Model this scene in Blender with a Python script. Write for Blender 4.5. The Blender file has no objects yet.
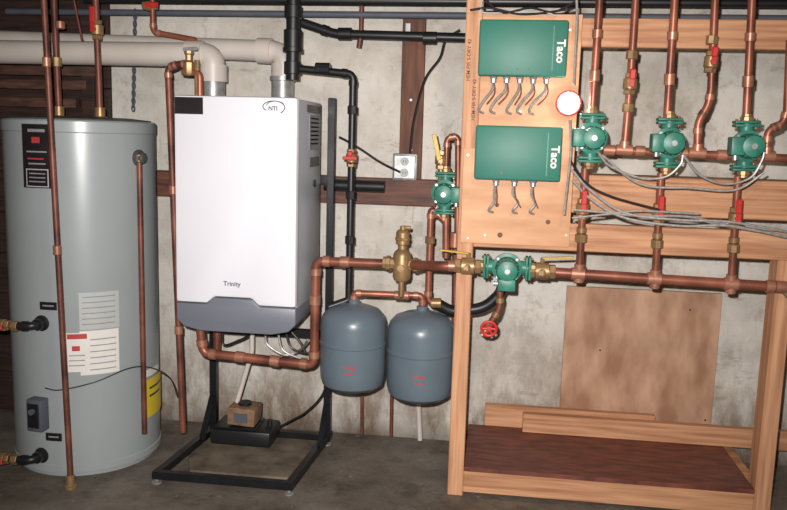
import bpy, bmesh, math, random
from mathutils import Vector, Matrix
random.seed(4)
sc=bpy.context.scene
try: sc.view_settings.view_transform='Standard'
except Exception: pass
# ---------------------------------------------------------------- camera (metric, z up, wall along X)
F=800.0; YAW=math.radians(7.2); PIT=math.radians(8.5); ROL=math.radians(1.6)
C=Vector((0,0,1.42))
R0=Vector((math.cos(YAW),math.sin(YAW),0))
FW=Vector((-math.sin(YAW)*math.cos(PIT),math.cos(YAW)*math.cos(PIT),-math.sin(PIT)))
U0=R0.cross(FW)
RT=R0*math.cos(ROL)+U0*math.sin(ROL); UP=U0*math.cos(ROL)-R0*math.sin(ROL)
cd=bpy.data.cameras.new('camera'); cam=bpy.data.objects.new('camera',cd); sc.collection.objects.link(cam)
M=Matrix((RT,UP,-FW)).transposed().to_4x4(); M.translation=C; cam.matrix_world=M
cd.sensor_width=36; cd.lens=F*36/787; cd.clip_start=.02; sc.camera=cam
# survey helper: point of the photo measured on the vertical plane Y=const (metres)
def ray(px,py): return FW*F+RT*(px-393.5)+UP*(255-py)
def W(px,py,Y):
    d=ray(px,py); return C+d*(Y/d.y)
def WZ(px,py,z):
    d=ray(px,py); return C+d*((z-C.z)/d.z)
def P(Y,*a): return [W(a[i],a[i+1],Y) for i in range(0,len(a),2)]
def hitcyl(px,py,cx,cy,r):
    d=ray(px,py); ox,oy=C.x-cx,C.y-cy
    a=d.x**2+d.y**2; b=2*(ox*d.x+oy*d.y); c=ox*ox+oy*oy-r*r
    q=max(0,b*b-4*a*c); t=(-b-math.sqrt(q))/(2*a); p=C+d*t
    return math.atan2(p.y-cy,p.x-cx),p.z,p
# ---------------------------------------------------------------- materials
def lin(c):
    o=[]
    for v in c:
        v/=255.0; o.append(v/12.92 if v<=.04045 else ((v+.055)/1.055)**2.4)
    return o
def mat(name,c,rough=.5,metal=0,var=.15,scale=12,bump=0,stretch=(1,1,1),c2=None,spec=.5,detail=5):
    m=bpy.data.materials.new(name); m.use_nodes=True; n=m.node_tree.nodes; l=m.node_tree.links
    b=n['Principled BSDF']; b.inputs['Roughness'].default_value=rough; b.inputs['Metallic'].default_value=metal
    b.inputs['Specular IOR Level'].default_value=spec
    tc=n.new('ShaderNodeTexCoord'); mp=n.new('ShaderNodeMapping'); mp.inputs['Scale'].default_value=stretch
    nz=n.new('ShaderNodeTexNoise'); nz.inputs['Scale'].default_value=scale; nz.inputs['Detail'].default_value=detail
    cr=n.new('ShaderNodeValToRGB'); L=lin(c)
    a=[v*(1-var) for v in L] if c2 is None else lin(c2); bb=[min(1,v*(1+var*.6)) for v in L]
    cr.color_ramp.elements[0].color=(*a,1); cr.color_ramp.elements[1].color=(*bb,1)
    cr.color_ramp.elements[0].position=.33; cr.color_ramp.elements[1].position=.66
    l.new(tc.outputs['Object'],mp.inputs[0]); l.new(mp.outputs[0],nz.inputs[0]); l.new(nz.outputs[0],cr.inputs[0]); l.new(cr.outputs[0],b.inputs['Base Color'])
    if bump:
        bp=n.new('ShaderNodeBump'); bp.inputs['Strength'].default_value=bump; bp.inputs['Distance'].default_value=.01
        l.new(nz.outputs[0],bp.inputs['Height']); l.new(bp.outputs[0],b.inputs['Normal'])
    return m
COP=mat('copper',(156,96,76),.42,.4,.4,7,c2=(104,60,48))
COPD=mat('copper_aged',(126,76,62),.5,.35,.4,8,c2=(82,48,40))
SOL=mat('copper_fitting',(178,124,102),.4,.4,.3,14)
BRASS=mat('brass',(158,128,90),.42,.45,.3,20)
GRN=mat('green_cast_paint',(50,122,104),.42,0,.3,25,bump=.1)
GBOX=mat('green_cover_paint',(42,114,98),.5,0,.08,6)
WHT=mat('white_enamel',(236,236,243),.25,0,.02,3)
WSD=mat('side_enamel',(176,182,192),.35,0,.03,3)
APR=mat('grey_plastic_apron',(116,120,130),.4,0,.05,5)
BLK=mat('black_plastic',(30,30,32),.4,0,.2,8)
BLKS=mat('black_painted_steel',(24,25,29),.35,0,.3,14)
TANK=mat('grey_tank_enamel',(156,163,164),.3,0,.05,3)
TCAP=mat('dark_tank_cap',(74,76,78),.5,0,.15,6)
EXP=mat('blue_grey_tank_paint',(98,111,121),.33,0,.06,9)
PVC=mat('white_pvc',(208,199,190),.4,0,.08,5)
GALV=mat('galvanised_steel',(165,165,165),.4,.5,.2,30)
FLEX=mat('steel_flex_conduit',(172,168,164),.4,.4,.25,90)
RED=mat('red_handle',(190,48,42),.4,0,.15,30)
YEL=mat('yellow_handle',(200,168,62),.45,0,.15,30)
LYEL=mat('yellow_label',(222,196,50),.5,0,.04,20)
LWHT=mat('white_label',(226,222,216),.5,0,.04,20)
LPALE=mat('pale_label',(182,184,182),.5,0,.04,20)
LRED=mat('red_label',(182,62,60),.5,0,.05,20)
LBLK=mat('dark_label',(36,28,32),.4,0,.3,20)
GREYT=mat('grey_print',(140,142,146),.6,0,.1,20)
DARKT=mat('dark_print',(84,88,98),.6,0,.1,20)
WX=mat('lumber_x',(200,150,112),.65,0,.15,5,bump=.1,stretch=(.6,8,12),c2=(166,114,80),detail=8)
WZm=mat('lumber_z',(204,154,116),.65,0,.15,5,bump=.1,stretch=(12,8,.6),c2=(170,118,84),detail=8)
PLY=mat('plywood_panel',(220,172,134),.6,0,.12,3,bump=.05,stretch=(1.2,4,5),c2=(198,146,108),detail=9)
PLY2=mat('plywood_old',(196,158,130),.7,0,.12,3.4,bump=.06,stretch=(3.2,3,1.3),c2=(156,114,86),detail=12)
SHELF=mat('reddish_shelf_board',(118,66,54),.5,0,.3,6,bump=.1,stretch=(2,7,1),c2=(84,46,38))
DWD=mat('dark_wood',(58,36,28),.7,0,.4,5,stretch=(1,6,12),c2=(30,19,16),bump=.2)
BWD=mat('brown_board',(112,72,52),.7,0,.3,5,stretch=(8,6,1),c2=(80,50,38),bump=.1)
BWL=mat('brown_stacked_board',(92,60,46),.7,0,.3,5,stretch=(2,6,9),c2=(54,34,28),bump=.1)
BWX=mat('brown_ledger',(112,68,50),.6,0,.3,5,stretch=(1,6,9),c2=(70,42,34),bump=.1)
INK=mat('stamp_ink',(120,76,62),.7,0,.2,40)
TAN=mat('tan_box',(134,104,78),.7,0,.3,30)
SLAB=mat('old_slab',(122,110,94),.9,0,.3,9,bump=.5,c2=(88,76,64))
GLINT=mat('glowing_flash_glint',(255,235,225),.3,0,.02,9)
bb_=GLINT.node_tree.nodes['Principled BSDF']; bb_.inputs['Emission Color'].default_value=(1,.93,.92,1); bb_.inputs['Emission Strength'].default_value=26  # emission stands in for the flash reflection and its halo
def room_mat(name,kind):
    m=bpy.data.materials.new(name); m.use_nodes=True; n=m.node_tree.nodes; l=m.node_tree.links
    b=n['Principled BSDF']; b.inputs['Roughness'].default_value=.85 if kind!='floor' else .6
    g=n.new('ShaderNodeNewGeometry'); sx=n.new('ShaderNodeSeparateXYZ'); l.new(g.outputs['Position'],sx.inputs[0])
    def noise(s,d=6,r=.6,st=None):
        z=n.new('ShaderNodeTexNoise'); z.inputs['Scale'].default_value=s; z.inputs['Detail'].default_value=d; z.inputs['Roughness'].default_value=r
        if st:
            mp=n.new('ShaderNodeMapping'); mp.inputs['Scale'].default_value=st; l.new(g.outputs['Position'],mp.inputs[0]); l.new(mp.outputs[0],z.inputs[0])
        else: l.new(g.outputs['Position'],z.inputs[0])
        return z
    def ramp(src,p0,c0,p1,c1):
        r=n.new('ShaderNodeValToRGB'); e=r.color_ramp.elements; e[0].position=p0; e[1].position=p1
        e[0].color=(*lin(c0),1); e[1].color=(*lin(c1),1); l.new(src,r.inputs[0]); return r
    def mul(a,bv):
        x=n.new('ShaderNodeMath'); x.operation='MULTIPLY'; l.new(a,x.inputs[0])
        if isinstance(bv,float): x.inputs[1].default_value=bv
        else: l.new(bv,x.inputs[1])
        return x.outputs[0]
    def mix(f,a,c):
        x=n.new('ShaderNodeMix'); x.data_type='RGBA'; l.new(f,x.inputs[0]); l.new(a,x.inputs[6]); 
        if isinstance(c,tuple): x.inputs[7].default_value=(*lin(c),1)
        else: l.new(c,x.inputs[7])
        return x.outputs[2]
    def mr(src,a,bb,c,d):
        x=n.new('ShaderNodeMapRange'); l.new(src,x.inputs[0]); x.inputs[1].default_value=a; x.inputs[2].default_value=bb; x.inputs[3].default_value=c; x.inputs[4].default_value=d; return x.outputs[0]
    if kind=='wall':
        a=ramp(noise(2.6,9,.7).outputs[0],.35,(190,182,170),.6,(222,217,208)).outputs[0]
        zz=mr(sx.outputs[2],.0,.7,1,0); s1=mr(noise(3.5,9,.75,(1.8,1,.7)).outputs[0],.38,.6,0,1)
        a=mix(mul(mul(zz,s1),1.0),a,(112,88,66))
        z2=mr(sx.outputs[2],.0,.10,.75,0); a=mix(z2,a,(92,80,68))
        s2=mr(noise(1.9,12,.78).outputs[0],.54,.60,0,1); a=mix(mul(s2,.5),a,(160,152,140))
        s4=mr(noise(2.6,12,.8,(1,1,3.2)).outputs[0],.58,.63,0,1); a=mix(mul(s4,.55),a,(150,136,118))
        s3=mr(noise(16,7,.8,(1,1,.5)).outputs[0],.56,.7,0,1); a=mix(mul(s3,.55),a,(150,132,114))
        s5=mr(noise(5,6,.7,(3,1,.25)).outputs[0],.62,.72,0,1); a=mix(mul(s5,.45),a,(146,112,80))
        h=noise(14,10,.75).outputs[0]; st=.6
    elif kind=='floor':
        a=ramp(noise(3,10,.75).outputs[0],.35,(88,79,69),.65,(132,123,112)).outputs[0]
        s=mr(noise(8,9,.8).outputs[0],.52,.62,0,1); a=mix(mul(s,.6),a,(62,55,48)); 
        s=mr(noise(2,9,.7).outputs[0],.55,.62,0,1); a=mix(mul(s,.5),a,(150,143,132))
        s=mr(noise(26,4,.6).outputs[0],.64,.7,0,1); a=mix(mul(s,.6),a,(168,160,148)); h=noise(24,9,.75).outputs[0]; st=.5
    else:
        a=ramp(noise(3,6,.6,(1,8,8)).outputs[0],.3,(54,40,32),.7,(84,64,50)).outputs[0]; h=noise(9).outputs[0]; st=.2
    l.new(a,b.inputs['Base Color'])
    bp=n.new('ShaderNodeBump'); bp.inputs['Strength'].default_value=st; bp.inputs['Distance'].default_value=.012; l.new(h,bp.inputs['Height']); l.new(bp.outputs[0],b.inputs['Normal'])
    return m
MW=room_mat('painted_concrete','wall'); MF=room_mat('basement_floor','floor'); MC=room_mat('ceiling_wood','ceil')
# ---------------------------------------------------------------- mesh builder
def orient(axis):
    return Vector(axis).normalized().to_track_quat('Z','Y').to_matrix()
class B:
    def __init__(s,name): s.name=name; s.bm=bmesh.new(); s.mats=[]
    def mi(s,m):
        if m not in s.mats: s.mats.append(m)
        return s.mats.index(m)
    def merge(s,bm2,m,M=None):
        i=s.mi(m)
        if M is not None: bm2.transform(M)
        mp={}
        for v in bm2.verts: mp[v]=s.bm.verts.new(v.co)
        for f in bm2.faces:
            try: nf=s.bm.faces.new([mp[v] for v in f.verts]); nf.material_index=i
            except ValueError: pass
        bm2.free()
    def box(s,a,b,m,bev=.002,rot=None,piv=None):
        a=Vector(a); b=Vector(b); lo=Vector(map(min,a,b)); hi=Vector(map(max,a,b)); c=(lo+hi)/2; d=hi-lo
        bm=bmesh.new(); bmesh.ops.create_cube(bm,size=1)
        for v in bm.verts: v.co=Vector((v.co.x*d.x,v.co.y*d.y,v.co.z*d.z))
        bev=min(bev,min(d)*.45)
        if bev>0: bmesh.ops.bevel(bm,geom=bm.edges[:],offset=bev,segments=2 if bev>.004 else 1,affect='EDGES',profile=.5)
        T=Matrix.Translation(c)
        if rot is not None: T=T@rot.to_4x4()
        s.merge(bm,m,T)
    def beam(s,p0,p1,w,d,m,up=(0,-1,0),bev=.002):
        p0=Vector(p0);p1=Vector(p1); z=(p1-p0); L=z.length; z.normalize(); y=Vector(up); y=(y-z*y.dot(z)).normalized(); x=y.cross(z)
        R=Matrix((x,y,z)).transposed(); c=(p0+p1)/2
        s.box(c-Vector((w/2,d/2,L/2)),c+Vector((w/2,d/2,L/2)),m,bev,rot=R)
    def lathe(s,o,axis,prof,m,seg=28):
        R=orient(axis); o=Vector(o); i=s.mi(m); rings=[]
        for r,h in prof:
            if r<1e-5: rings.append([s.bm.verts.new(o+R@Vector((0,0,h)))])
            else: rings.append([s.bm.verts.new(o+R@Vector((r*math.cos(2*math.pi*k/seg),r*math.sin(2*math.pi*k/seg),h))) for k in range(seg)])
        for a,b in zip(rings,rings[1:]):
            for k in range(seg):
                q=[a[k%len(a)],a[(k+1)%len(a)],b[(k+1)%len(b)],b[k%len(b)]]
                u=[]
                for v in q:
                    if v not in u: u.append(v)
                if len(u)>2:
                    try: s.bm.faces.new(u).material_index=i
                    except ValueError: pass
        for rg in (rings[0],rings[-1]):
            if len(rg)>2:
                try: s.bm.faces.new(rg).material_index=i
                except ValueError: pass
    def cyl(s,p0,p1,r,m,r2=None,seg=20,bev=0):
        p0=Vector(p0);p1=Vector(p1);L=(p1-p0).length; r2=r if r2 is None else r2
        pr=[(r,0),(r2,L)]
        if bev: pr=[(r-bev,0),(r,bev),(r2,L-bev),(r2-bev,L)]
        s.lathe(p0,p1-p0,pr,m,seg)
    def sweep(s,pts,r,m,seg=12):
        pts=[Vector(p) for p in pts]; i=s.mi(m); n=len(pts); T=[]
        for k in range(n):
            a=pts[max(0,k-1)]; b=pts[min(n-1,k+1)]; T.append((b-a).normalized())
        u=T[0].orthogonal().normalized(); rings=[]
        for k in range(n):
            if k: u=(T[k-1].rotation_difference(T[k])@u); u=(u-T[k]*u.dot(T[k])).normalized()
            v=T[k].cross(u)
            rings.append([s.bm.verts.new(pts[k]+(u*math.cos(2*math.pi*j/seg)+v*math.sin(2*math.pi*j/seg))*r) for j in range(seg)])
        for a,b in zip(rings,rings[1:]):
            for j in range(seg): s.bm.faces.new([a[j],a[(j+1)%seg],b[(j+1)%seg],b[j]]).material_index=i
        for rg in (rings[0],rings[-1]): s.bm.faces.new(rg).material_index=i
    def pipe(s,pts,r,m,fit=None,fil=1.7,seg=14,ends=False):
        pts=[Vector(p) for p in pts]; out=[pts[0]]; fit=fit or None
        for k in range(1,len(pts)-1):
            a,b,c=pts[k-1],pts[k],pts[k+1]; d1=(a-b);d2=(c-b); ang=d1.angle(d2)
            if ang>2.9: out.append(b); continue
            d=min(r*fil,d1.length*.45,d2.length*.45); e1=b+d1.normalized()*d; e2=b+d2.normalized()*d
            for t in range(7):
                t/=6; out.append(e1*(1-t)**2+b*2*t*(1-t)+e2*t*t)
            if fit:
                s.cyl(e1-d1.normalized()*.1*r,e1+d1.normalized()*r*1.3,r*1.2,fit,seg=seg); s.cyl(e2-d2.normalized()*.1*r,e2+d2.normalized()*r*1.3,r*1.2,fit,seg=seg)
        out.append(pts[-1]); s.sweep(out,r,m,seg)
    def collar(s,p,axis,r,L,m,seg=16):
        a=Vector(axis).normalized(); s.cyl(Vector(p)-a*L/2,Vector(p)+a*L/2,r,m,seg=seg,bev=min(.002,L*.2))
    def cable(s,pts,r,m,seg=8,n=8,rib=False):
        pts=[Vector(p) for p in pts]; q=[pts[0]*2-pts[1]]+pts+[pts[-1]*2-pts[-2]]; out=[]
        for k in range(1,len(q)-2):
            for t in range(n):
                t/=n; a,b,c,d=q[k-1:k+3]
                out.append(.5*((2*b)+(c-a)*t+(2*a-5*b+4*c-d)*t*t+(3*b-a-3*c+d)*t**3))
        out.append(pts[-1]); s.sweep(out,r,m,seg)
    def poly(s,pts,y0,y1,m,bev=.004):
        bm=bmesh.new(); a=[bm.verts.new((p[0],y0,p[1])) for p in pts]; b=[bm.verts.new((p[0],y1,p[1])) for p in pts]; n=len(pts)
        bm.faces.new(a); bm.faces.new(b[::-1])
        for k in range(n): bm.faces.new([a[k],b[k],b[(k+1)%n],a[(k+1)%n]])
        bmesh.ops.recalc_face_normals(bm,faces=bm.faces[:])
        if bev: bmesh.ops.bevel(bm,geom=bm.edges[:],offset=bev,segments=2,affect='EDGES',profile=.5,clamp_overlap=True)
        s.merge(bm,m)
    def patch(s,cx,cy,r,a0,a1,z0,z1,m,n=10):
        i=s.mi(m); pr=None
        for k in range(n+1):
            a=a0+(a1-a0)*k/n; v=[s.bm.verts.new((cx+r*math.cos(a),cy+r*math.sin(a),z)) for z in (z0,z1)]
            if pr: s.bm.faces.new([pr[0],v[0],v[1],pr[1]]).material_index=i
            pr=v
    def text(s,t,o,size,m,x=(1,0,0),y=(0,0,1),align='CENTER',dep=.0005,bold=0):
        c=bpy.data.curves.new('t','FONT'); c.body=t; c.size=size; c.extrude=dep; c.align_x=align; c.align_y='CENTER'; c.offset=bold
        ob=bpy.data.objects.new('t',c); sc.collection.objects.link(ob); dg=bpy.context.evaluated_depsgraph_get()
        me=bpy.data.meshes.new_from_object(ob.evaluated_get(dg)); bm=bmesh.new(); bm.from_mesh(me)
        x=Vector(x).normalized();y=Vector(y).normalized(); R=Matrix((x,y,x.cross(y))).transposed().to_4x4(); R.translation=Vector(o)
        s.merge(bm,m,R); bpy.data.objects.remove(ob); bpy.data.meshes.remove(me); bpy.data.curves.remove(c)
    def valve(s,p,axis,r,hm,front=(0,-1,0),L=.1,hoff=None):
        p=Vector(p);a=Vector(axis).normalized();f=Vector(front)
        s.collar(p,a,r*1.7,r*2.6,BRASS,12); s.collar(p+a*r*2,a,r*1.45,r*1.2,BRASS,6); s.collar(p-a*r*2,a,r*1.45,r*1.2,BRASS,6)
        s.cyl(p,p+f*r*2.6,r*.6,BRASS,seg=10)
        h=p+f*r*2.6; s.beam(h-a*r*.8,h+a*L,.018,.005,hm,up=f,bev=.001); s.beam(h+a*L*.25,h+a*L,.022,.011,hm,up=f,bev=.004)
    def done(s,parent=None):
        bmesh.ops.recalc_face_normals(s.bm,faces=s.bm.faces[:])
        me=bpy.data.meshes.new(s.name); s.bm.to_mesh(me); s.bm.free()
        for m in s.mats: me.materials.append(m)
        for p in me.polygons: p.use_smooth=True
        try: me.set_sharp_from_angle(angle=.6)
        except Exception: pass
        o=bpy.data.objects.new(s.name,me); sc.collection.objects.link(o)
        if parent: o.parent=parent
        return o
YW=3.62
# ---------------------------------------------------------------- room
xs=W(112,90,YW).x
b=B('floor'); b.box((-3.2,-1.6,-.1),(2.6,YW+.1,0),MF,0); b.done()
b=B('wall_back'); b.box((xs,YW,0),(2.6,YW+.12,2.5),MW,0); b.done()
b=B('wall_left'); b.box((-3.3,-1.6,0),(-3.2,YW,2.5),MW,0); b.done()
b=B('wall_right'); b.box((2.6,-1.6,0),(2.7,YW,2.5),MW,0); b.done()
b=B('wall_front'); b.box((-3.2,-1.7,0),(2.6,-1.6,2.5),MW,0); b.done()
b=B('ceiling'); b.box((-3.2,-1.6,2.4),(2.6,YW,2.5),MC,0)
for k in range(13): 
    x=-3.0+k*.45; b.box((x,-1.6,2.2),(x+.04,YW-.05,2.4),MC,.002)
b.box((-3.2,YW-.06,2.0),(2.6,YW,2.2),MC,.003)
b.done()
b=B('wood_plank_wall')
z=0
for k in range(12):
    b.box((-3.2,YW-.02-.006*(k%2),z),(xs-.002,YW+.1,z+.198),DWD,.004); z+=.2
b.done()
b=B('stacked_lumber')  # boards racked in the corner behind the tank
for k,(py) in enumerate((68,82,100)):
    q=W(100,py+4,3.56); b.beam((-3.15,3.55,q.z),(q.x-.05*k,3.55,q.z),.045,.05,BWL,bev=.006)
for px in (-20,90):
    p=W(px,60,3.56); b.box((p.x-.03,3.53,1.3),(p.x+.03,3.59,1.99),DWD)
b.done()
b=B('wall_ledger_board')
l0=W(150,170,3.58); l1=W(437,180,3.58); l2=W(437,207,3.58)
b.box((l0.x,3.57,l2.z),(l1.x,YW,l1.z),BWX,.004)
q0=W(325,180,3.55);q1=W(385,183,3.55)
b.cyl((q0.x,3.54,q0.z-.02),(q1.x,3.54,q0.z-.02),.028,BLK); b.done()
b=B('wall_batten_board'); a=W(399,12,3.6); c=W(423,180,3.6); b.box((W(401,90,3.6).x,3.595,c.z),(W(424,90,3.6).x,YW,a.z),BWD,.003)
for py in (35,100,150): p=W(411,py,3.59); b.cyl(p,p+Vector((0,-.006,0)),.006,GALV,seg=8)
p=W(408,35,3.59); b.box((p.x-.012,3.58,p.z-.03),(p.x+.012,3.596,p.z+.05),GALV)
b.done()
b=B('electrical_outlet_box'); p=W(405,167,3.57)
b.box((p.x-.055,3.56,p.z-.06),(p.x+.055,3.594,p.z+.06),GALV,.006); b.box((p.x-.048,3.552,p.z-.052),(p.x+.048,3.561,p.z+.052),GALV,.003)
for dz in (-.025,.025):
    b.lathe((p.x,3.553,p.z+dz),(0,-1,0),[(.018,0),(.018,.006),(.016,.008),(0,.008)],LPALE,18)
    for dx in (-.006,.006): b.box((p.x+dx-.0015,3.5435,p.z+dz-.005),(p.x+dx+.0015,3.5455,p.z+dz+.006),BLK,0)
b.cable(P(3.5,400,172)+P(3.50,380,162,362,150,347,141,339,137),.005,BLK)
b.cable(P(3.56,410,153)+P(3.56,414,120,425,80,440,58,446,40,460,30),.006,LBLK)
b.done()
# ---------------------------------------------------------------- storage tank
cy=3.2; c0=W(86,300,cy); cx=c0.x; r=.304
ht=W(80,120,cy-r).z
b=B('water_heater_tank')
b.lathe((cx,cy,0),(0,0,1),[(r-.02,0),(r-.02,.02),(r,.022),(r,.05),(r-.004,.054),(r-.004,ht-.05),(r,ht-.046),(r,ht-.006),(r-.006,ht),(r-.02,ht)],TANK,72)
b.lathe((cx,cy,ht),(0,0,1),[(r-.02,0),(r-.022,.006),(r-.1,.014),(0,.018)],TCAP,72)
def lab(x0,y0,x1,y1,m,off=.0015,rr=None):
    a0,za,_=hitcyl(x0,(y0+y1)/2,cx,cy,r); a1,_,_=hitcyl(x1,(y0+y1)/2,cx,cy,r)
    xm=(x0+x1)/2; za=hitcyl(xm,y0,cx,cy,r)[1]; zb=hitcyl(xm,y1,cx,cy,r)[1]
    b.patch(cx,cy,r+off,a0,a1,za,zb,m)
lab(23,124,50,188,LBLK); lab(27,151,47,152.5,GREYT,.003); lab(28,158,44,159.5,LRED,.003); lab(29,163,46,164.5,GREYT,.003); lab(27,169,49,187,LPALE,.003);lab(28,170,48,186,LBLK,.004); lab(28,129,45,132,GREYT,.003);lab(32,137,40,143,LRED,.003)
for k in range(3): lab(30,173+k*4,46,174.2+k*4,GREYT,.005)
lab(79,292,119,329,LPALE,.001)
lab(80,330,119,374,LWHT,.001); lab(66,333,88,372,LWHT,.002); lab(67,334,87,339,LRED,.003); lab(72,346,80,351,LRED,.003)
for k in range(6): lab(90,338+k*6,116,339+k*6,GREYT,.003)
for k in range(6): lab(82,296+k*5.4,115,297+k*5.4,GREYT,.003)
for k in range(3): lab(69,355+k*5,85,356+k*5,GREYT,.003)
lab(146,376,162,414,LYEL); lab(149,384,160,386,LBLK,.003); lab(149,392,159,394,LBLK,.003); lab(144,368,158,375,LWHT,.002)
lab(40,302,57,310,LBLK); lab(46,433,62,441,LBLK); lab(43,305,54,306.5,GREYT,.003); lab(49,436,59,437.5,GREYT,.003)
a,z,p=hitcyl(42,412,cx,cy,r); n=Vector((math.cos(a),math.sin(a),0)); R=Matrix((Vector((-n.y,n.x,0)),n,Vector((0,0,1)))).transposed()
q=p+n*.025; b.box(q-Vector((.035,.025,.066)),q+Vector((.035,.025,.066)),DARKT,.006,rot=R)
q=p+n*.052; b.box(q-Vector((.026,.003,.05)),q+Vector((.026,.003,.05)),BLK,.002,rot=R)
q=p+n*.055+Vector((0,0,.02)); b.cyl(q,q+n*.012,.012,DARKT,seg=14)
a,z,p=hitcyl(139,158,cx,cy,r); n=Vector((math.cos(a),math.sin(a),0))
b.lathe(p-n*.005,n,[(.034,0),(.034,.008),(.024,.012),(.022,.03),(.016,.035),(0,.036)],TCAP,24)
a2=W(143,436,p.y-.035); q=p+n*.03; q.x=(W(141,160,q.y).x+W(143,436,q.y).x)/2
b.pipe([q,Vector((q.x,q.y,q.z-.02)),Vector((q.x,q.y,a2.z))],.0115,COPD); b.collar(q,(0,0,1),.018,.03,BRASS,12)
for (py,dz) in ((323,.0),(455,.02)):
    a,z,p=hitcyl(42,py,cx,cy,r); n=Vector((math.cos(a),math.sin(a),0)); q=p+n*.055
    b.lathe(p,n,[(.032,0),(.032,.005),(.023,.008),(.023,.035)],BLK,20)
    e=Vector((q.x-.075,q.y,q.z-.004)); b.pipe([p,q,e],.0165,BLK,fit=BLK); b.pipe([e,Vector((-3.1,q.y,q.z+.01+dz*2))],.0145,COPD,)
    b.collar(e,(1,0,0),.021,.025,BRASS,6); b.valve(e+Vector((-.06,0,.001)),(1,0,0),.014,LRED,L=.03); b.collar(e+Vector((-.13,0,.003)),(1,0,0),.019,.03,SOL)
for px in (59,100):
    p=W(px,112,cy); b.pipe([Vector((p.x,cy,ht+.01)),Vector((p.x-.01,cy,2.2))],.0135,COPD); b.lathe((p.x,cy,ht+.006),(0,0,1),[(.03,0),(.03,.01),(.021,.014),(.021,.05)],BRASS,16)
p=W(97,30,cy); b.valve(p,(0,0,1),.015,RED,L=.09); p=W(57,62,cy); b.collar(p,(0,0,1),.019,.04,BRASS,8)
p=W(60,25,cy);b.collar(p,(0,0,1),.02,.03,SOL)
b.cable([hitcyl(45,388,cx,cy,r+.02)[2],hitcyl(60,390,cx,cy,r+.012)[2],hitcyl(95,382,cx,cy,r+.012)[2],hitcyl(130,368,cx,cy,r+.012)[2],hitcyl(152,368,cx,cy,r+.015)[2],W(170,378,3.15),W(178,398,3.15)],.0025,LBLK)
b.done()
b=B('drain_copper_pipe'); p=P(2.82,42,-30,70,470); b.pipe(p,.0115,COPD); 
for py in (62,250): q=W(43+py*.0565,py,2.82); b.collar(q,(0,0,1),.015,.035,SOL)
b.pipe([p[1],Vector((p[1].x,2.82,.02))],.0115,COPD); b.lathe((p[1].x,2.82,0),(0,0,1),[(.024,0),(.024,.01),(.018,.014),(.018,.05),(.013,.055)],BRASS,16); b.done()
b=B('hanging_chain'); p=W(135,12,3.5);q=W(133,112,3.5); n=26
for k in range(n):
    c=p.lerp(q,k/n); 
    d=Vector((1,0,0)) if k%2 else Vector((0,1,0)); L=.014; w=.007
    pts=[c+d*w*math.cos(t)+Vector((0,0,L*math.sin(t))) for t in [2*math.pi*j/10 for j in range(11)]]
    b.sweep(pts,.0028,DARKT,6)
b.done()
# ---------------------------------------------------------------- vents
b=B('white_vent_pipe')
Yv=3.32; e=W(213,60,Yv); bt=W(213,94,Yv); l=W(0,52,Yv)
b.pipe([Vector((-3.1,Yv,l.z+.0)),Vector((e.x,Yv,e.z+.02)),Vector((e.x,Yv,bt.z+.06))],.05,PVC,fit=PVC,fil=1.8,seg=28)
b.lathe((e.x,Yv,bt.z-.01),(0,0,1),[(.05,0),(.05,.07),(.055,.072),(.055,.09)],GALV,28)
b.done()
b=B('white_vent_pipe'); Yv=3.42; e=W(284,54,Yv); bt=W(284,96,Yv)
b.pipe([Vector((-2.6,Yv+.04,e.z+.05)),Vector((e.x,Yv,e.z+.01)),Vector((e.x,Yv,bt.z+.06))],.045,PVC,fit=PVC,fil=1.8,seg=28)
b.lathe((e.x,Yv-.02,bt.z-.01),(0,0,1),[(.048,0),(.048,.07),(.054,.072),(.054,.09)],GALV,28)
b.done()
# ---------------------------------------------------------------- boiler
y0=3.0;y1=3.43
xl=(W(172,95,y0).x+W(177,300,y0).x)/2; xr=(W(296,97,y0).x+W(297,310,y0).x)/2
zt=W(235,96,y0).z; zb=W(235,305,y0).z; zz=W(235,334,y0).z
b=B('wall_hung_boiler')
b.box((xl+.004,y0+.03,zb-.03),(xr-.002,y1,zt-.004),WSD,.008)
xm=lambda px:W(px,305,y0).x
zA=zb; 
b.poly([(xl,zt),(xr,zt),(xr,zA),(xm(258),zA),(xm(251),zA+.028),(xm(214),zA+.028),(xm(207),zA),(xl,zA)],y0,y0+.05,WHT,.012)
b.poly([(xl,zA-.003),(xm(206),zA-.003),(xm(213),zA+.025),(xm(252),zA+.025),(xm(259),zA-.003),(xr,zA-.003),(xr,zA-.07),(xr-.03,zA-.10),(xr-.1,zA-.115),(xl+.1,zA-.115),(xl+.03,zA-.10),(xl,zA-.07)],y0+.004,y1-.05,APR,.008)
yf=y0-.001
b.box((xl+.006,yf-.001,W(188,114,y0).z),(W(203,105,y0).x,y0+.01,zt-.008),LBLK,0)
p=W(232,284,y0); b.text('Trinity',(p.x,yf,p.z),.026,DARKT,dep=.0004,bold=.0004)
p=W(273,107,y0)
pts=[Vector((p.x+(.048-.0006*j)*math.cos(t),yf,p.z+(.028-.0006*j)*math.sin(t))) for j,t in enumerate([-.9+j*.27 for j in range(19)])]; b.sweep(pts,.0018,DARKT,6)
pts=[Vector((p.x+.01+.034*math.cos(t),yf,p.z+.006+.016*math.sin(t))) for t in [.3+j*.27 for j in range(12)]]; b.sweep(pts,.0015,DARKT,6); b.text('NTI',(p.x,yf,p.z-.006),.022,DARKT,bold=.0005)
def side(ya,za_,yb,zb_,m): b.box((xr-.004,ya,za_),(xr+.001,yb,zb_),m,0)
side(3.2,zt-.06,3.38,zt-.20,GREYT)
side(3.16,zt-.02,3.40,zt-.05,LBLK); side(3.22,zt-.23,3.38,zt-.27,LBLK)
for k in range(7): side(3.22,zt-.07-k*.017,3.36,zt-.076-k*.017,LWHT)
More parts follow.
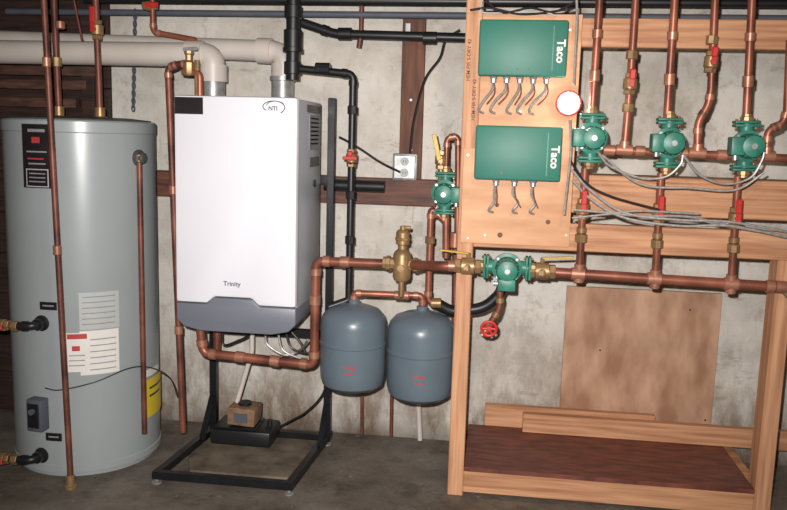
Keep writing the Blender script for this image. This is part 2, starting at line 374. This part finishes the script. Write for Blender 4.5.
b.lathe((xr,3.30,zt-.34),(1,0,0),[(.016,0),(.016,.004),(0,.005)],LBLK,16)
for px,Y in ((200,3.15),(215,3.25),(235,3.2),(262,3.2),(285,3.2)):
    q=W(px,330,Y); b.cyl((q.x,Y,zz-.03),(q.x,Y,zz+.05),.018,BRASS,seg=14)
b.done()
# ---------------------------------------------------------------- stand
b=B('boiler_stand'); S=.032
sr=W(330,250,3.46).x; sl=W(214,400,3.46).x
yb=3.46; yfz=2.93
xfL=W(157,479,yfz).x; xfR=W(289,492,yfz).x
for x in (sl,sr):
    b.box((x-S/2,yb-S/2,0.02),(x+S/2,yb+S/2,W(329,98,3.46).z),BLKS,.002)
    b.beam((x,yb-.02,.2),(x,yb-.16,.04),.03,.006,BLKS,up=(0,-1,-1))
for x,xf in ((sl,xfL),(sr,xfR)):
    b.beam((x,yb+.05,.036),(xf,yfz-S/2,.036),S,S,BLKS,up=(0,0,1))
b.beam((xfL-S/2,yfz,.036),(xfR+S/2,yfz,.036),S*.99,S*.99,BLKS,up=(0,0,1)); b.box((sl,yb-S/2+.0,.022),(sr,yb+S/2,.05),BLKS,.002)
for z in (.5,1.2): b.box((sl,yb-.012,z),(sr,yb+.012,z+.04),BLKS,.002)
for x,y in ((sl,yb),(sr,yb),(xfL,yfz),(xfR,yfz)): b.lathe((x,y,0),(0,0,1),[(.02,0),(.02,.006),(.008,.01),(.008,.03)],GALV,12)
b.done()
b=B('concrete_slab_patch'); pts=[WZ(*q,0) for q in ((196,440),(250,436),(300,438),(312,452),(306,466),(290,480),(240,476),(190,472),(188,452))]; nn=len(pts)
bm=bmesh.new(); lo=[bm.verts.new((p.x,p.y,0)) for p in pts]; hi=[bm.verts.new((p.x,p.y,.010)) for p in pts]; bm.faces.new(hi); 
for k in range(nn): bm.faces.new([lo[k],lo[(k+1)%nn],hi[(k+1)%nn],hi[k]])
bm.faces.new(lo[::-1]); b.merge(bm,SLAB); b.done()
b=B('condensate_pump')
b.box((W(219,434,3.36).x,3.24,.053),(W(277,434,3.36).x,3.42,.12),BLK,.01); b.box((W(221,434,3.36).x,3.25,.12),(W(262,434,3.36).x,3.41,.128),BLKS,.004); 
p=W(270,420,3.33); b.cyl((p.x,3.33,.12),(p.x,3.33,.15),.012,BLK,seg=12); b.done()
b=B('condensate_neutralizer_box'); p=W(245,413,3.33)
b.box((p.x-.062,3.27,.132),(p.x+.062,3.39,.212),TAN,.006,rot=Matrix.Rotation(.06,3,'Y')); b.box((p.x-.03,3.262,.15),(p.x+.03,3.268,.19),DARKT,0)
b.cyl((p.x,3.33,.2),(p.x,3.33,.225),.03,BLK,seg=16)
b.pipe(P(3.33,237,402,252,352)+[Vector((W(252,352,3.33).x,3.33,zz+.02))],.011,PVC)
b.done()
b=B('boiler_wiring')
b.cable(P(3.3,265,333,268,345,285,355,300,350)+P(3.15,308,340),.005,FLEX)
b.cable(P(3.3,278,333,283,350,300,358,318,360),.005,FLEX)
b.cable(P(3.3,290,330,300,342,305,352),.006,LBLK)
b.cable(P(3.3,285,330,292,348,312,352)+P(3.35,322,330),.005,LBLK)
b.cable(P(3.35,277,428,292,420,306,412,322,395,330,370),.004,BLK)
b.cable(P(3.3,222,333,224,345,240,340,250,335),.005,BLK)
b.done()
# ---------------------------------------------------------------- copper near boiler
b=B('boiler_relief_piping'); Y=3.12
b.pipe(P(Y,183,432,168,68,178,64,188,64),.0135,COPD,fit=SOL); 
p=W(195,80,Y); b.pipe([Vector((p.x+.02,Y,zt-.01)),Vector((p.x+.02,Y,W(195,72,Y).z)),W(182,72,Y)],.013,COP)
p=W(189,68,Y); b.lathe(p+Vector((0,0,-.03)),(0,0,1),[(.018,0),(.024,.01),(.024,.05),(.015,.06),(.015,.08),(.02,.085),(.02,.095),(0,.097)],BRASS,8); b.beam(p+Vector((-.02,-.01,.07)),p+Vector((.04,-.01,.075)),.015,.004,GALV)
p=W(197,60,Y); b.cyl(p,(p.x,Y,zt),.011,BRASS,seg=10)
for py in (190,330): q=W(168+(py-68)*.041,py,Y); b.collar(q,(0,0,1),.017,.035,SOL)
b.done()
b=B('boiler_supply_piping'); Y=3.1
b.pipe(P(Y,200,324,203,353,314,365,316,261,392,264),.019,COP,fit=SOL)
b.pipe(P(3.3,217,300,217,352),.016,COP,fit=SOL)
for px,py in ((240,357),(275,361)): b.collar(W(px,py,Y),(1,0,-.08),.023,.04,SOL)
b.collar(W(315,300,Y),(0,0,1),.023,.04,SOL); b.collar(W(345,262,Y),(1,0,0),.023,.04,SOL)
b.done()
b=B('thin_floor_copper_pipe'); b.pipe(P(3.5,392,385,391,436),.008,COPD); b.done()
b=B('thin_floor_copper_pipe'); b.pipe(P(3.52,362,385,362,434),.008,COPD); b.pipe(P(3.52,418,395,420,440),.012,PVC); b.done()
# ---------------------------------------------------------------- black drain/gas pipe
b=B('black_gas_pipe'); Y=3.27
p=W(293,30,Y)
b.pipe([Vector((p.x,Y,2.2)),Vector((p.x,Y,W(294,80,Y).z))],.028,BLK)
for py,rr,L in ((12,.036,.05),(40,.038,.08),(50,.042,.02),(68,.036,.05)): b.collar(Vector((p.x,Y,W(293,py,Y).z)),(0,0,1),rr,L,BLK)
t=Vector((p.x,Y,W(293,68,Y).z)); u=W(352,72,Y); v=W(350,300,Y); xv=(u.x+v.x)/2
b.pipe([t,Vector((xv,Y,t.z-.02)),Vector((xv,Y,v.z))],.0155,BLK,fit=BLK); b.collar((t.lerp(Vector((xv,Y,t.z)),.5)),(1,0,0),.024,.06,BLK,10)
for py in (110,160,195,240): b.collar(Vector((xv,Y,W(352,py,Y).z)),(0,0,1),.021,.035,BLK,8)
q=Vector((xv,Y,W(352,158,Y).z)); b.valve(q,(0,0,1),.014,RED,L=.03); b.beam(q+Vector((-.03,-.04,0)),q+Vector((.03,-.04,0)),.014,.008,RED)
b.pipe([Vector((xv,Y,v.z+.03)),Vector((xv-.0,Y,v.z)),Vector((xv-.08,Y-.02,v.z-.03)),],.0155,BLK)
b.done()
b=B('ceiling_black_pipe'); Y=3.5
b.pipe([W(300,22,Y),W(335,34,Y),W(470,38,Y),W(500,39,Y)],.02,BLK,fit=BLK); b.collar(W(345,34,Y),(1,0,0),.027,.06,BLK); b.collar(W(430,38,Y),(1,0,0),.027,.06,BLK)
b.pipe([W(362,-10,Y),W(361,34,Y)],.010,COPD); b.pipe([W(359,48,Y),W(361,34,Y)],.012,COPD); b.done()
b=B('ceiling_grey_conduit'); p=W(90,10,3.5); q=W(470,18,3.5); zc=(p.z+q.z)/2; b.cyl((p.x-.4,3.5,zc),(q.x+2.1,3.5,zc),.014,DARKT); 
b.cyl((p.x,3.45,zc+.05),(q.x+2.1,3.45,zc+.05),.02,BLK); b.done()
b=B('ceiling_copper_pipe'); b.pipe(P(3.3,152,-20,153,32,196,40),.0115,COP,fit=SOL); p=W(150,6,3.3); b.valve(p,(1,0,0),.012,RED,L=.05); 
b.pipe(P(3.3,70,-20,82,40,98,62),.005,COPD); b.done()
# ---------------------------------------------------------------- air separator and expansion tanks
b=B('air_separator'); Y=3.1; p=W(402,264,Y); 
prof=[(0,-.13),(.012,-.13),(.012,-.07),(.03,-.065),(.036,-.05),(.036,.035),(.03,.05),(.018,.06),(.018,.075),(.027,.08),(.027,.125),(.02,.135),(.012,.137),(.012,.15),(0,.151)]
b.lathe(p,(0,0,1),prof,BRASS,24)
for s_ in (-1,1):
    b.lathe(p,(s_,0,-.03*s_),[(.024,.02),(.024,.045),(.03,.047),(.03,.062),(.025,.064),(.025,.075)],BRASS,8)
b.collar(p+Vector((0,0,.1)),(0,0,1),.03,.012,BRASS,8); b.cyl(p+Vector((0,-.03,-.01)),p+Vector((0,-.05,-.01)),.014,BRASS,seg=8); b.cyl(p+Vector((0,0,.145)),p+Vector((.03,0,.145)),.008,BRASS,seg=10)
b.done()
psep=p.copy()
def exptank(name,px,yt,yb_,Y,rr):
    b=B('expansion_tank'); t=W(px,yt,Y); q=W(px,yb_,Y); H=t.z-q.z
    b.lathe((t.x,Y,q.z),(0,0,1),[(0,0),(rr*.35,.004),(rr*.75,.016),(rr*.93,.034),(rr*.985,.06),(rr,H*.25),(rr,H*.55),(rr*1.02,H*.56),(rr*1.02,H*.585),(rr,H*.595),(rr,H*.77),(rr*.985,H*.82),(rr*.93,H*.88),(rr*.78,H*.94),(rr*.5,H*.98),(rr*.25,H*.995),(.03,H),(.022,H+.004),(.022,H+.02),(.012,H+.022),(.012,H+.03)],EXP,48)
    b.lathe((t.x,Y,q.z-.012),(0,0,1),[(.012,0),(.012,.02)],BLK,12)
    b.text(name,(t.x+.01,Y-rr*1.002,q.z+H*.36),.018,LRED,bold=.0003); 
    b.box((t.x-.01,Y-rr*1.002,q.z+H*.29),(t.x+.03,Y-rr*.98,q.z+H*.29+.004),LRED,0)
    b.done(); return t
Y=3.14
t1=exptank('VESSEL',354,304,390,Y-.02,.133); t2=exptank('VESSEL',422,311,400,Y,.136)
b=B('expansion_tank_piping'); zz1=t1.z+.045
b.pipe([Vector((t1.x,Y-.02,t1.z+.02)),Vector((t1.x,Y-.02,zz1)),Vector((t2.x,Y,zz1)),Vector((t2.x,Y,t2.z+.02))],.013,COP,fit=SOL)
b.pipe([Vector((psep.x,3.1,psep.z-.12)),Vector((psep.x,3.12,zz1-.0)),],.013,COP); b.collar(Vector((psep.x,3.125,zz1)),(1,0,0),.018,.06,SOL)
b.done()
# ---------------------------------------------------------------- rack frame
YF=3.04
b=B('wooden_pipe_rack')
pc=(W(472,0,YF).x+W(458,490,YF).x)/2
PW=.062
b.box((pc-PW/2,YF,0),(pc+PW/2,YF+.09,2.4),WZm,.003)
rx=W(775,380,YF).x; zrB0=W(680,228,YF).z; zrB1=W(680,256,YF).z
b.box((rx-PW/2,YF,0),(rx+PW/2,YF+.09,zrB1),WZm,.003)
XR=rx+.25
b.box((pc+PW/2,YF,zrB1),(XR,YF+.04,zrB0),WX,.003)
zA0=W(680,183,YF+.1).z; zA1=W(680,216,YF+.1).z
b.box((pc+PW/2,YF+.06,zA1),(XR,YF+.1,zA0),WX,.003)
b.box((pc+PW/2,YF+.06,zA0),(XR,YF+.25,zA0+.02),WX,.003)
zT0=W(680,17,YF).z; zT1=W(680,47,YF).z
b.box((pc+PW/2,YF+.04,zT1),(XR,YF+.08,zT0),WX,.003)
zs=W(460,468,YF).z
b.box((pc+PW/2,YF,zs-.10),(rx-PW/2,YF+.04,zs-.012),WX,.003)
b.box((pc-PW/2,YF+.09,zs-.1),(pc-PW/2+.04,3.58,zs-.012),WX,.003); b.box((rx-.02,YF+.09,zs-.1),(rx+.02,3.58,zs-.012),WX,.003)
for x in (pc,rx): b.box((x-PW/2,3.54,0),(x+PW/2,3.61,zs-.1),WZm,.003)
b.done()
b=B('shelf_board'); b.box((pc+PW/2+.001,YF-.002,zs-.0115),(rx-PW/2-.001,3.53,zs+.006),SHELF,.002); b.done()
b=B('lumber_offcut'); z=zs+.0065; x=W(522,430,3.5).x; b.box((x,3.47,z),(XR+.2,3.51,z+.085),WX,.003); b.done()
b=B('lumber_offcut'); x=W(484,430,3.56).x; b.box((x,3.52,z),(x+.75,3.555,z+.10),WX,.003); b.done()
b=B('leaning_plywood_sheet'); a=W(567,290,3.58)
b.box((a.x,3.585,zs+.006),(W(717,360,3.58).x,3.603,W(640,290,3.58).z),PLY2,.001)
for q in ((600,350),(690,310),(580,420),(705,420)): p=W(*q,3.584); b.cyl(p,p+Vector((0,-.004,0)),.004,LBLK,seg=8)
b.done()
b=B('plywood_control_panel'); YP=YF-.016
xa=W(462,200,YP).x; xb=pc+PW/2; xc=(W(577,30,YP).x+W(574,240,YP).x)/2; zt_=W(520,14,YP).z; zm=W(470,148,YP).z; zb_=W(520,245,YP).z
b.poly([(xb,zt_),(xc,zt_),(xc,zb_),(xa,zb_),(xa,zm),(xb,zm)],YP,YF-.0005,PLY,.001)
for q in ((570,30),(566,235),(468,238),(468,155),(520,112),(485,235)): p=W(*q,YP); b.cyl(p,p+Vector((0,-.003,0)),.005,GALV,seg=8)
for k,q in enumerate(((469,60),(474,100))):
    p=W(*q,YF); b.text('HEM-FIR S-DRY 42',(p.x,YF-.0006,p.z),.019,INK,x=(0,0,1),y=(-1,0,0),bold=.0004)
for q in ((497,205,.016),(500,235,.02),(548,222,.018)):
    p=W(q[0],q[1],YP); b.lathe((p.x,YP-.0002,p.z),(0,-1,0),[(q[2]*.5,0),(q[2]*.5,.0004),(0,.0004)],INK,14)
b.done()
def relay(px0,py0,px1,py1,nw):
    Yb=YP-.07; b=B('zone_relay_box')
    p0=W(px0,py0,Yb);p1=W(px1,py1,Yb)
    b.box((p0.x,Yb,p1.z),(p1.x,YP-.03,p0.z),GBOX,.008); b.box((p0.x+.004,YP-.032,p1.z+.004),(p1.x-.004,YP-.0005,p0.z-.004),GALV,.003)
    xm_=p1.x-.024; zc=(p0.z+p1.z)/2
    b.text('Taco',(xm_,Yb-.001,zc-.01),.04,LWHT,x=(0,0,-1),y=(1,0,0),bold=.0012)
    b.box((p1.x-.052,Yb-.0006,p1.z+.02),(p1.x-.049,Yb+.002,p0.z-.02),GRN,0)
    for k in range(3): 
        q=(p0.x+.1+.04*k,Yb-.001,p1.z+.025); b.lathe(q,(0,-1,0),[(.003,0),(.003,.002),(0,.003)],RED if k==0 else GBOX,10)
    for k in range(nw):
        f=(k+1.2)/(nw+1.6); x=p0.x+(p1.x-p0.x)*f; y=YP-.035
        b.cyl((x,y,p1.z+.01),(x,y,p1.z-.022),.010,GALV,seg=10); b.collar((x,y,p1.z-.004),(0,0,1),.013,.008,GALV,8)
        sgn=random.uniform(-.02,.02)
        d=.12 if nw>3 else .115
        tx=x+sgn-.02*(nw>3)
        pts=[Vector((x,y,p1.z-.02)),Vector((x-.004,y-.005,p1.z-.05)),Vector((tx,y,p1.z-.085)),Vector((tx-.018,y+.005,p1.z-d)),Vector((tx+.0,YP+.004,p1.z-d-.012))]
        b.cable(pts,.005,FLEX)
        b.cable([Vector((x,y-.004,p1.z-.01)),Vector((x+.006,y-.012,p1.z-.06)),Vector((tx+.01,y-.01,p1.z-.1))],.0025,INK)
    b.done()
relay(480,19,566,77,5); relay(476,125,560,182,3)
# flash glint at the panel edge, put in as a glowing disc with red rim
b=B('flash_glint_disc'); p=W(569,103,YP-.05)
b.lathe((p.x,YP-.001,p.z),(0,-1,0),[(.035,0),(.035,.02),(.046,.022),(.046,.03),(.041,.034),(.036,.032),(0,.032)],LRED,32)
b.lathe((p.x,YP-.032,p.z),(0,-1,0),[(.037,0),(.037,.012),(.030,.028),(.016,.038),(0,.041)],GLINT,28); b.done()
# ---------------------------------------------------------------- pumps
def pump(P0,ax,front=(0,-1,0),s=1.0,boxside=1):
    b=B('circulator_pump'); p=Vector(P0); a=Vector(ax).normalized(); f=Vector(front).normalized(); f=(f-a*f.dot(a)).normalized(); t=a.cross(f)*boxside
    b.lathe(p-f*.035*s,f,[(.0,0),(.03*s,0),(.046*s,.008*s),(.050*s,.02*s),(.050*s,.05*s),(.056*s,.052*s),(.056*s,.064*s),(.044*s,.067*s),(.040*s,.08*s),(.040*s,.13*s),(.036*s,.14*s),(.02*s,.145*s),(0,.146*s)],GRN,32)
    for k in range(4):
        q=math.pi/4+k*math.pi/2; d=(a*math.cos(q)+t*math.sin(q))*.049*s; b.cyl(p+d+f*.028*s,p+d+f*.037*s,.006*s,GALV,seg=6)
    for k in range(10):
        q=k*math.pi/5; d=(a*math.cos(q)+t*math.sin(q)); b.beam(p+d*.041*s+f*.05*s,p+d*.041*s+f*.095*s,.003*s,.006*s,GRN,up=d,bev=0)
    b.lathe(p+f*.111*s,f,[(.010*s,0),(.010*s,.002),(0,.002)],GALV,16)
    for sg in (-1,1):
        b.cyl(p,p+a*sg*.078*s,.026*s,GRN,seg=18)
        for h,mm in ((.072,GRN),(.084,GRN)):
            R=Matrix((t,f,a)).transposed(); c=p+a*sg*h*s; b.box(c-Vector((.044,.026,.0055))*s,c+Vector((.044,.026,.0055))*s,mm,.005,rot=R)
        for u in (-1,1):
            c=p+a*sg*.078*s+t*u*.034*s; b.cyl(c-a*.018*s,c+a*.018*s,.005*s,BRASS,seg=6)
        b.lathe(p+a*sg*.088*s,a*sg,[(.022*s,0),(.022*s,.014*s),(.018*s,.016*s),(.018*s,.024*s)],BRASS,10)
    c=p+t*.052*s+f*.075*s; R=Matrix((t,f,a)).transposed(); b.box(c-Vector((.022,.03,.032))*s,c+Vector((.022,.03,.032))*s,GRN,.005,rot=R)
    c2=c-a*.04*s; b.cyl(c2-a*.008,c2+a*.012,.009*s,GALV,seg=10)
    b.done()
Yz=2.96
zpump=[(591,138),(668,143),(745,146)]
for (px,py) in zpump: pump(W(px,py,Yz+.0),(W(px+1.3,py-20,Yz)-W(px,py,Yz)),s=.98,boxside=-1)
Yh=2.99
pump(W(507,267,Yh),(1,0,0),s=1.0,boxside=1)
pump(W(445,193,3.2),(0,0,1),s=.95)
# ---------------------------------------------------------------- zone piping
b=B('copper_zone_piping')
h0=W(415,265,Yh);h1=W(780,287,Yh)
b.pipe([W(413,265,3.08),W(440,266,Yh),W(480,267,Yh)],.019,COP); b.pipe([W(534,271,Yh),h1],.019,COP)
hd=(h1-h0).normalized()
def hy(px): return 271+(px-534)*(287-271)/(780-534)
for px in (452,550,578,654,731,770): b.collar(W(px,hy(px) if px>530 else 266,Yh),hd,.023,.05 if px in(578,654,731) else .03,SOL)
b.lathe(W(781,287,Yh),hd,[(.023,-.02),(.023,.015),(.018,.02),(0,.02)],SOL,16)
b.beam(W(784,288,Yh)+Vector((0,.0,0)),W(790,296,Yh),.03,.02,BRASS)
for px,d in ((468,-1),(542,1)):
    c=W(px,266 if px<500 else 271,Yh); b.valve(c,(1,0,0),.019,BRASS,L=.01); b.cyl(c,c+Vector((0,0,.05)),.008,BRASS,seg=8); e=c+Vector((0,0,.048)); b.beam(e,e+Vector((.11*d,-.01,.01)),.018,.007,YEL,up=(0,0,1))
zx=[(601,-20,592,112,585,168,579,273),(676,-20,667,117,661,173,655,279),(753,-20,746,120,738,176,731,284)]
for a_ in zx:
    t_,u_,v_,w_=[W(a_[i],a_[i+1],Yz+ (0.03 if i==6 else 0)) for i in (0,2,4,6)]
    b.pipe([t_,u_],.0135,COP); b.pipe([v_,w_],.0135,COP)
    d=(w_-v_).normalized(); b.collar(w_,d,.0185,.07,SOL)
    c=v_.lerp(w_,.38); b.valve(c,-d,.0145,RED,L=.07)
    c=v_.lerp(w_,.66); b.collar(c,d,.022,.03,BRASS,8); b.collar(c-d*.03,d,.018,.02,BRASS)
    c=t_.lerp(u_,.72); b.collar(c,d,.019,.04,SOL); c=t_.lerp(u_,.4); b.collar(c,d,.018,.03,SOL)
Yr=3.0
r0=W(606,150,Yr); r1=W(800,159,Yr); b.pipe([r0,r1],.015,COP); dr=(r1-r0).normalized(); b.lathe(r0,-dr,[(.02,-.03),(.02,.01),(0,.012)],SOL,14)
rets=[(637,-20,630,86,624,152),(716,-20,711,90,708,106,698,122,697,155),(790,40,787,110,783,124,768,130,766,158)]
for a_ in rets:
    pts=P(Yr,*a_); b.pipe(pts,.0135,COP,fit=SOL); b.collar(W(a_[-2],a_[-1]-2,Yr),dr,.019,.06,SOL); b.collar(pts[-1]+Vector((0,0,.02)),(0,0,1),.018,.04,SOL)
b.valve(W(630,84,Yr),(.05,0,1),.0145,RED,L=.05); b.valve(W(711,62,Yr),(.05,0,1),.0145,RED,L=.05)
for q in ((628,108),(632,55),(712,40)): b.collar(W(*q,Yr),(.05,0,1),.021,.03,BRASS,8)
for q in ((640,151),(682,153),(722,155)): b.collar(W(*q,Yr),dr,.019,.035,SOL)
b.done()
b=B('copper_riser_piping'); Y=3.2
b.pipe(P(Y,446,258,446,214),.015,COP); b.pipe(P(Y,446,170,447,138,458,136,458,175,457,235),.012,COP,fit=SOL)
b.pipe(P(Y,446,222,431,208,428,300,436,306),.014,COP,fit=SOL); b.collar(W(430,240,Y),(0,0,1),.02,.03,BRASS,8)
b.valve(W(441,160,Y),(0,0,1),.014,BRASS,L=.02); q=W(440,160,Y)+Vector((0,-.04,0)); b.beam(q,W(434,134,Y-.04),.018,.007,YEL); b.collar(W(455,240,Y),(0,0,1),.02,.06,SOL)
b.pipe(P(Y,441,150,441,185),.014,BRASS)
b.pipe(P(3.12,432,303,441,303),.02,BRASS); b.pipe(P(3.3,455,245,454,330),.012,COPD)
b.done()
b=B('hose_drain_valve'); Y=3.0
b.pipe([W(436,303,3.18),W(452,312,3.16),W(485,308,Y+.16),W(502,292,Y+.16),W(504,275,Y+.16)],.023,BLK,fil=3)
b.pipe(P(Y,500,284,500,308,490,324),.013,COPD,fit=BRASS); p=W(489,326,Y)
b.lathe(p,(-.5,-.2,-.7),[(.016,0),(.018,.02),(.014,.03),(.014,.045)],BRASS,12)
q=p+Vector((0,-.045,0)); b.cyl(p,q,.006,BRASS,seg=8)
pts=[q+Vector((.027*math.cos(t),0,.027*math.sin(t))) for t in [2*math.pi*j/20 for j in range(21)]]; b.sweep(pts,.006,RED,8)
for k in range(3):
    t=math.pi*k/3; d=Vector((.026*math.cos(t),0,.026*math.sin(t))); b.cyl(q-d,q+d,.005,RED,seg=8)
b.lathe(q+Vector((0,.004,0)),(0,-1,0),[(.009,0),(.009,.012),(0,.013)],RED,10)
b.done()
# ---------------------------------------------------------------- flex cables on the rack
b=B('pump_flex_conduit'); Y=2.93
b.cable(P(Y,598,152,610,166,640,178,665,177,680,165,683,155),.0045,FLEX)
b.cable(P(Y,683,155,700,175,725,184,750,178,762,160,764,150),.0045,FLEX)
b.cable(P(Y,602,155,640,184,690,188,735,190,765,172),.0045,FLEX)
b.cable(P(Y,572,170,590,190,625,213,680,220,730,222,800,234),.005,FLEX)
b.cable(P(Y,572,180,592,200,625,218,680,226,730,226,800,240),.005,FLEX)
b.cable(P(Y,573,210,600,212,640,216,690,217,740,228,800,238),.0045,FLEX)
b.cable(P(Y,570,160,585,182,610,196,660,210),.004,LBLK)
b.cable(P(Y,572,218,582,217,610,214,640,211,700,214),.004,FLEX)
b.cable(P(Y,576,-20,577,20,575,60,574,85),.0045,FLEX)
b.cable(P(Y,570,120,571,150,568,180,564,215),.0045,FLEX)
b.done()
b=B('panel_cable_bundle'); Y=2.99
b.cable(P(Y,470,10,490,8,520,14,550,12,575,8),.004,BLK); b.cable(P(Y,478,-10,500,12,530,8,553,12,575,2),.004,LBLK); b.cable(P(Y,485,-10,481,8,488,13,540,12,556,16),.003,LPALE); b.done()
# ---------------------------------------------------------------- lights: on-camera flash + added fill light
l_=bpy.data.lights.new('camera_flash','SPOT'); l_.energy=470; l_.shadow_soft_size=.015; l_.color=(1,.965,.94); l_.spot_size=math.radians(92); l_.spot_blend=1.0
o=bpy.data.objects.new('camera_flash',l_); sc.collection.objects.link(o); M2=M.copy(); M2.translation=C+RT*-.06+UP*.08; o.matrix_world=M2
l_=bpy.data.lights.new('added_fill_light','POINT'); l_.energy=24; l_.shadow_soft_size=.06; l_.color=(1,.8,.62)  # unseen point light added overhead to lift the dark tones
o=bpy.data.objects.new('added_fill_light',l_); o.location=(.3,1.2,2.1); sc.collection.objects.link(o)
w=bpy.data.worlds.new('world'); sc.world=w; w.use_nodes=True; w.node_tree.nodes['Background'].inputs[0].default_value=(.5,.5,.55,1); w.node_tree.nodes['Background'].inputs[1].default_value=.15
